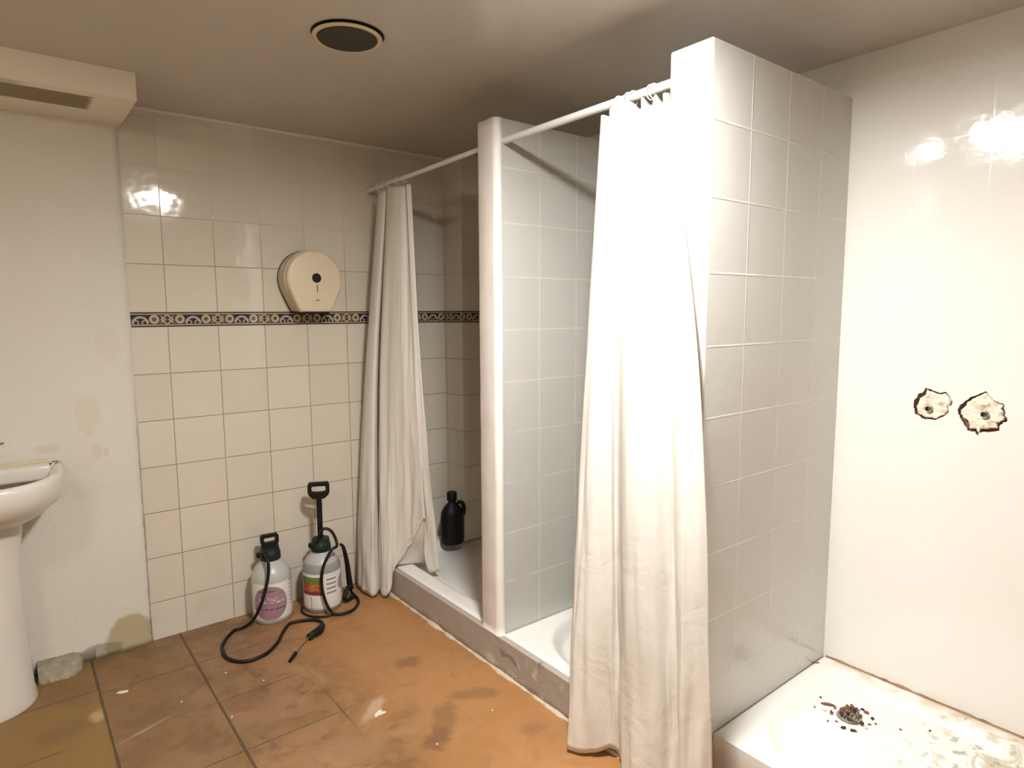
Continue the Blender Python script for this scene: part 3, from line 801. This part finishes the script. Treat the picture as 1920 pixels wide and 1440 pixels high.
# ------------------------------------------------------------------ pump sprayers
def bottle_mat(name, liquid=None):
    t = NT(name); o, x, y, z = t.obj()
    c = (.60, .60, .57)
    if liquid: c = t.mix(z.gt(liquid), (.36, .36, .37), (.56, .56, .54))
    t.col(c); t.set(rough=.32, trans=.18, spec=.5); return t.m
def label_mat(kind):
    t = NT('printed_label_'+kind); u, v = t.uv()
    white = (.80, .77, .74)
    if kind == 'mauve':
        d = (((u-.34)*1.55)*((u-.34)*1.55)+((v-.45))*((v-.45))).sqrt()
        disc = 1-t.step(d, .455, .47)
        c = t.mix(disc, white, (.36, .21, .26))
        scr = t.noise(1, 2, vec=t.vec(u*14, v*26)); band = t.step(v, .42, .46)*(1-t.step(v, .60, .64))*u.lt(.62)
        c = t.mix(t.step(scr, .55, .60)*band*disc*.8, c, (.85, .80, .80))
        b2 = ((v-.30).abs()).lt(.02)*u.lt(.60)*u.gt(.05); c = t.mix(b2*t.noise(1, 2, vec=t.vec(u*50, v*9)).gt(.45), c, (.10, .05, .09))
        b3 = ((v-.78).abs()).lt(.016)*u.lt(.42)*u.gt(.12); c = t.mix(b3*t.noise(1, 2, vec=t.vec(u*50, v*9)).gt(.40), c, (.12, .08, .10))
        rows = ((v*9).fract()-.5).abs().lt(.20)*u.gt(.70)*u.lt(.94)*v.gt(.28)*t.noise(1, 3, vec=t.vec(u*34, (v*9).floor()*3)).gt(.42)
        c = t.mix(rows*.75, c, (.22, .20, .24))
    else:
        pic = u.gt(.03)*u.lt(.46)*v.gt(.40)*v.lt(.90)
        n = t.noise(1, 3, vec=t.vec(u*9, v*11))
        pc = t.mix(t.step(v+(n-.5)*.25, .68, .74), t.mix(t.step(n, .42, .58), (.45, .05, .03), (.55, .22, .07)), (.14, .22, .05))
        pc = t.mix(v.lt(.50), pc, (.22, .04, .04))
        c = t.mix(pic, white, pc)
        c = t.mix(((u-.25).abs()).lt(.010)*v.lt(.36), c, (.40, .38, .36))
        rows = ((v*8).fract()-.5).abs().lt(.18)*u.gt(.53)*u.lt(.72)*v.gt(.34)*v.lt(.92)
        c = t.mix(rows*t.noise(1, 3, vec=t.vec(u*40, (v*8).floor()*3)).gt(.38)*.85, c, (.14, .13, .15))
        d = (((u-.92)*1.4)*((u-.92)*1.4)+(v-.62)*(v-.62)).sqrt(); c = t.mix(1-t.step(d, .22, .24), c, (.40, .33, .36))
    t.col(c); t.set(rough=.4); return t.m
M_grn = plain('dark_green_cap_plastic', (.003, .016, .009), .45)
M_hose = plain('black_rubber_hose', (.005, .005, .005), .42, spec=.35)
def sprayer(loc, rot, kind, handle_z, label, liquid=None, H=.290, R=.089, hs=1.0):
    t = thing('pump_sprayer', label, 'sprayer', loc); t.rotation_euler.z = rot
    bmat = bottle_mat('translucent_bottle_'+kind, liquid)
    foot = lambda a, z: 1-(.05*max(0, math.cos(4*a))**6 if z < .02 else 0)
    prof = [(R*.80, .006), (R*.90, 0), (R*.965, .008), (R, .025), (R, .200), (R*.98, .213), (R*.91, .232), (R*.77, .252), (R*.60, .268), (R*.47, .280), (R*.40, H), (R*.40, H+.012)]
    lathe('bottle', prof, bmat, t, n=72, wob=foot)
    # shoulder handle lug at the back and wrap label
    a0, a1 = math.radians(-165), math.radians(5); n = 40; V, F, U = [], [], []
    for j in range(9):
        z = .022+(.198-.022)*j/8
        for i in range(n+1):
            a = a0+(a1-a0)*i/n; rr = R+.0012-(.0015 if j in (0, 8) else 0)
            V.append((rr*math.cos(a), rr*math.sin(a), z)); U.append((i/n, j/8))
    for j in range(8):
        for i in range(n): F.append((j*(n+1)+i, j*(n+1)+i+1, (j+1)*(n+1)+i+1, (j+1)*(n+1)+i))
    mesh('label', V, F, label_mat(kind), t, uv=U)
    rib = lambda a, z: 1+.03*(1 if math.sin(a*18) > 0 else 0)
    lathe('cap', [(.043, H-.006), (.046, H-.002), (.044, H+.030), (.041, H+.034), (.039, H+.054), (.020, H+.058)], M_grn, t, n=72, wob=rib)
    # handle: pump rod and grip loop
    if handle_z > H+.1: lathe('pump_rod', [(.0132, H+.04), (.0132, handle_z-.01)], M_black, t, n=24)
    g = [(-.036, 0), (-.040, .012), (-.040, .040), (-.034, .050), (.034, .050), (.040, .040), (.040, .012), (.036, 0), (.020, -.014), (-.020, -.014)]
    hole = [(-.024, .014), (-.026, .020), (-.026, .030), (-.022, .035), (.022, .035), (.026, .030), (.026, .020), (.024, .014), (.014, .012), (-.014, .012)]
    g = [(x*hs, z*hs) for x, z in g]; hole = [(x*hs, z*hs) for x, z in hole]
    bm = bmesh.new(); k = len(g); L = []
    for y in (-.011, .011):
        L.append(([bm.verts.new((x, y, z+handle_z)) for x, z in g], [bm.verts.new((x, y, z+handle_z)) for x, z in hole]))
    for s in (0, 1):
        o, h = L[s]
        for i in range(k): bm.faces.new((o[i], o[(i+1) % k], h[(i+1) % k], h[i]))
    for w_ in (0, 1):
        for i in range(k): bm.faces.new((L[0][w_][i], L[0][w_][(i+1) % k], L[1][w_][(i+1) % k], L[1][w_][i]))
    bmesh.ops.bevel(bm, geom=[e for e in bm.edges if e.calc_face_angle(0) > .9], offset=.0025, segments=2, affect='EDGES')
    bm_obj('handle', bm, M_black, t, smooth=True, angle=50)
    lathe('hose_outlet', [(.008, H+.01), (.010, H+.012), (.010, H+.034), (.007, H+.038)], M_black, t, ox=-.034, oy=-.026, n=20)
    lathe('pressure_valve', [(.010, H+.004), (.011, H+.02), (.008, H+.026)], M_black, t, ox=-.048, oy=.016, n=20)
    return t
def local(t, pts):
    m = Matrix.Translation(t.location) @ Matrix.Rotation(t.rotation_euler.z, 4, 'Z'); im = m.inverted()
    return [im @ Vector(p) for p in pts]
S1 = (.905, -.105, .001); S2 = (1.132, -.148, .001)
s1 = sprayer(S1, math.radians(-6), 'mauve', .352, 'shorter white pump sprayer with mauve disc label, handle pushed down')
s2 = sprayer(S2, math.radians(-24), 'red', .556, 'pump sprayer with red and green picture label and raised handle', liquid=.236, hs=1.25)
tube('hose', local(s1, [(.872, -.135, .33), (.868, -.185, .315), (.866, -.200, .280), (.860, -.204, .235), (.845, -.207, .181), (.822, -.204, .114), (.795, -.180, .050), (.760, -.150, .012), (.720, -.145, .008),
     (.665, -.209, .008), (.637, -.273, .008), (.63, -.359, .008), (.657, -.423, .008), (.702, -.449, .008), (.77, -.435, .008), (.835, -.375, .008), (.885, -.300, .008), (.935, -.240, .008), (.986, -.245, .008), (1.038, -.275, .008), (1.056, -.318, .009), (1.040, -.365, .012)]), .0072, M_hose, s1)
gun = tube('spray_gun', local(s1, [(1.042, -.360, .014), (1.022, -.392, .018), (1.000, -.412, .020), (.965, -.425, .020)]), lambda u: .013+.005*math.sin(u*PI), M_black, s1)
tube('trigger', local(s1, [(1.008, -.400, .018), (.990, -.385, .010), (.962, -.392, .008)]), .005, M_black, gun)
tube('gun_collar', local(s1, [(.972, -.424, .019), (.952, -.432, .017)]), .015, M_grn, gun, smoothpath=False)
lance = tube('lance', local(s1, [(.952, -.432, .016), (.905, -.470, .010), (.860, -.517, .008)]), .0028, plain('brown_grey_lance', (.16, .13, .09), .5), s1)
tube('nozzle', local(s1, [(.865, -.512, .009), (.824, -.558, .009)]), lambda u: .0085-.002*u, M_black, lance, smoothpath=False)
# second sprayer: hose rises from the collar, loops down and round to the lance leaning on the bottle
tube('hose', local(s2, [(1.100, -.175, .333), (1.125, -.19, .395), (1.150, -.20, .398), (1.170, -.21, .375), (1.180, -.225, .335), (1.172, -.240, .318), (1.146, -.245, .309), (1.109, -.245, .253), (1.092, -.247, .192), (1.092, -.250, .126), (1.105, -.262, .060),
     (1.125, -.280, .018), (1.163, -.300, .008), (1.219, -.295, .008), (1.270, -.245, .008), (1.290, -.195, .010), (1.285, -.150, .022), (1.278, -.140, .040)]), .0070, M_hose, s2)
grip = tube('lance_grip', local(s2, [(1.200, -.225, .318), (1.222, -.205, .290), (1.245, -.185, .21), (1.262, -.165, .12), (1.275, -.150, .05)]), lambda u: .0065+.0095*u, M_black, s2)
tube('lance_trigger', local(s2, [(1.268, -.160, .075), (1.240, -.180, .058), (1.225, -.190, .030), (1.240, -.185, .012), (1.290, -.165, .016)]), .0105, M_black, grip)
tube('lance_tube', local(s2, [(1.040, -.110, .008), (1.024, -.165, .008), (1.040, -.230, .008), (1.085, -.272, .008), (1.150, -.285, .008)]), .005, M_hose, s2)

# ------------------------------------------------------------------ bits on the floor
def chip(x, y, sx, sy, rot, label, group=None):
    bm = bmesh.new(); n = 11
    vs_ = []
    for i in range(n):
        a = 2*PI*i/n; f = 1+.35*noise.noise(Vector((math.cos(a)*2+x*9, math.sin(a)*2, y*7)))
        vs_.append(bm.verts.new((sx*f*math.cos(a), sy*f*math.sin(a), 0)))
    f = bm.faces.new(vs_); r = bmesh.ops.extrude_face_region(bm, geom=[f])
    for g in r['geom']:
        if isinstance(g, bmesh.types.BMVert): g.co = Vector((g.co.x*.8, g.co.y*.8, .003))
    o = bm_obj('plaster_chip', bm, M_deb[2]); o.location = (x, y, .0005); o.rotation_euler.z = rot
    tag(o, label, 'plaster chip', group)
chip(.259, -.361, .020, .008, -.35, 'white plaster chip on the darker floor tile near the washbasin')
chip(.958, -1.090, .020, .009, -.2, 'white flake in the smeared patch in the middle of the floor')
for i, (x, y) in enumerate(((.42, -.57), (.54, -.78), (1.03, -1.36), (.70, -.62), (1.28, -1.33), (.60, -.47))):
    chip(x, y, .004, .003, i, 'tiny pale crumb lying on the terracotta floor', 'tiny crumbs on the floor')
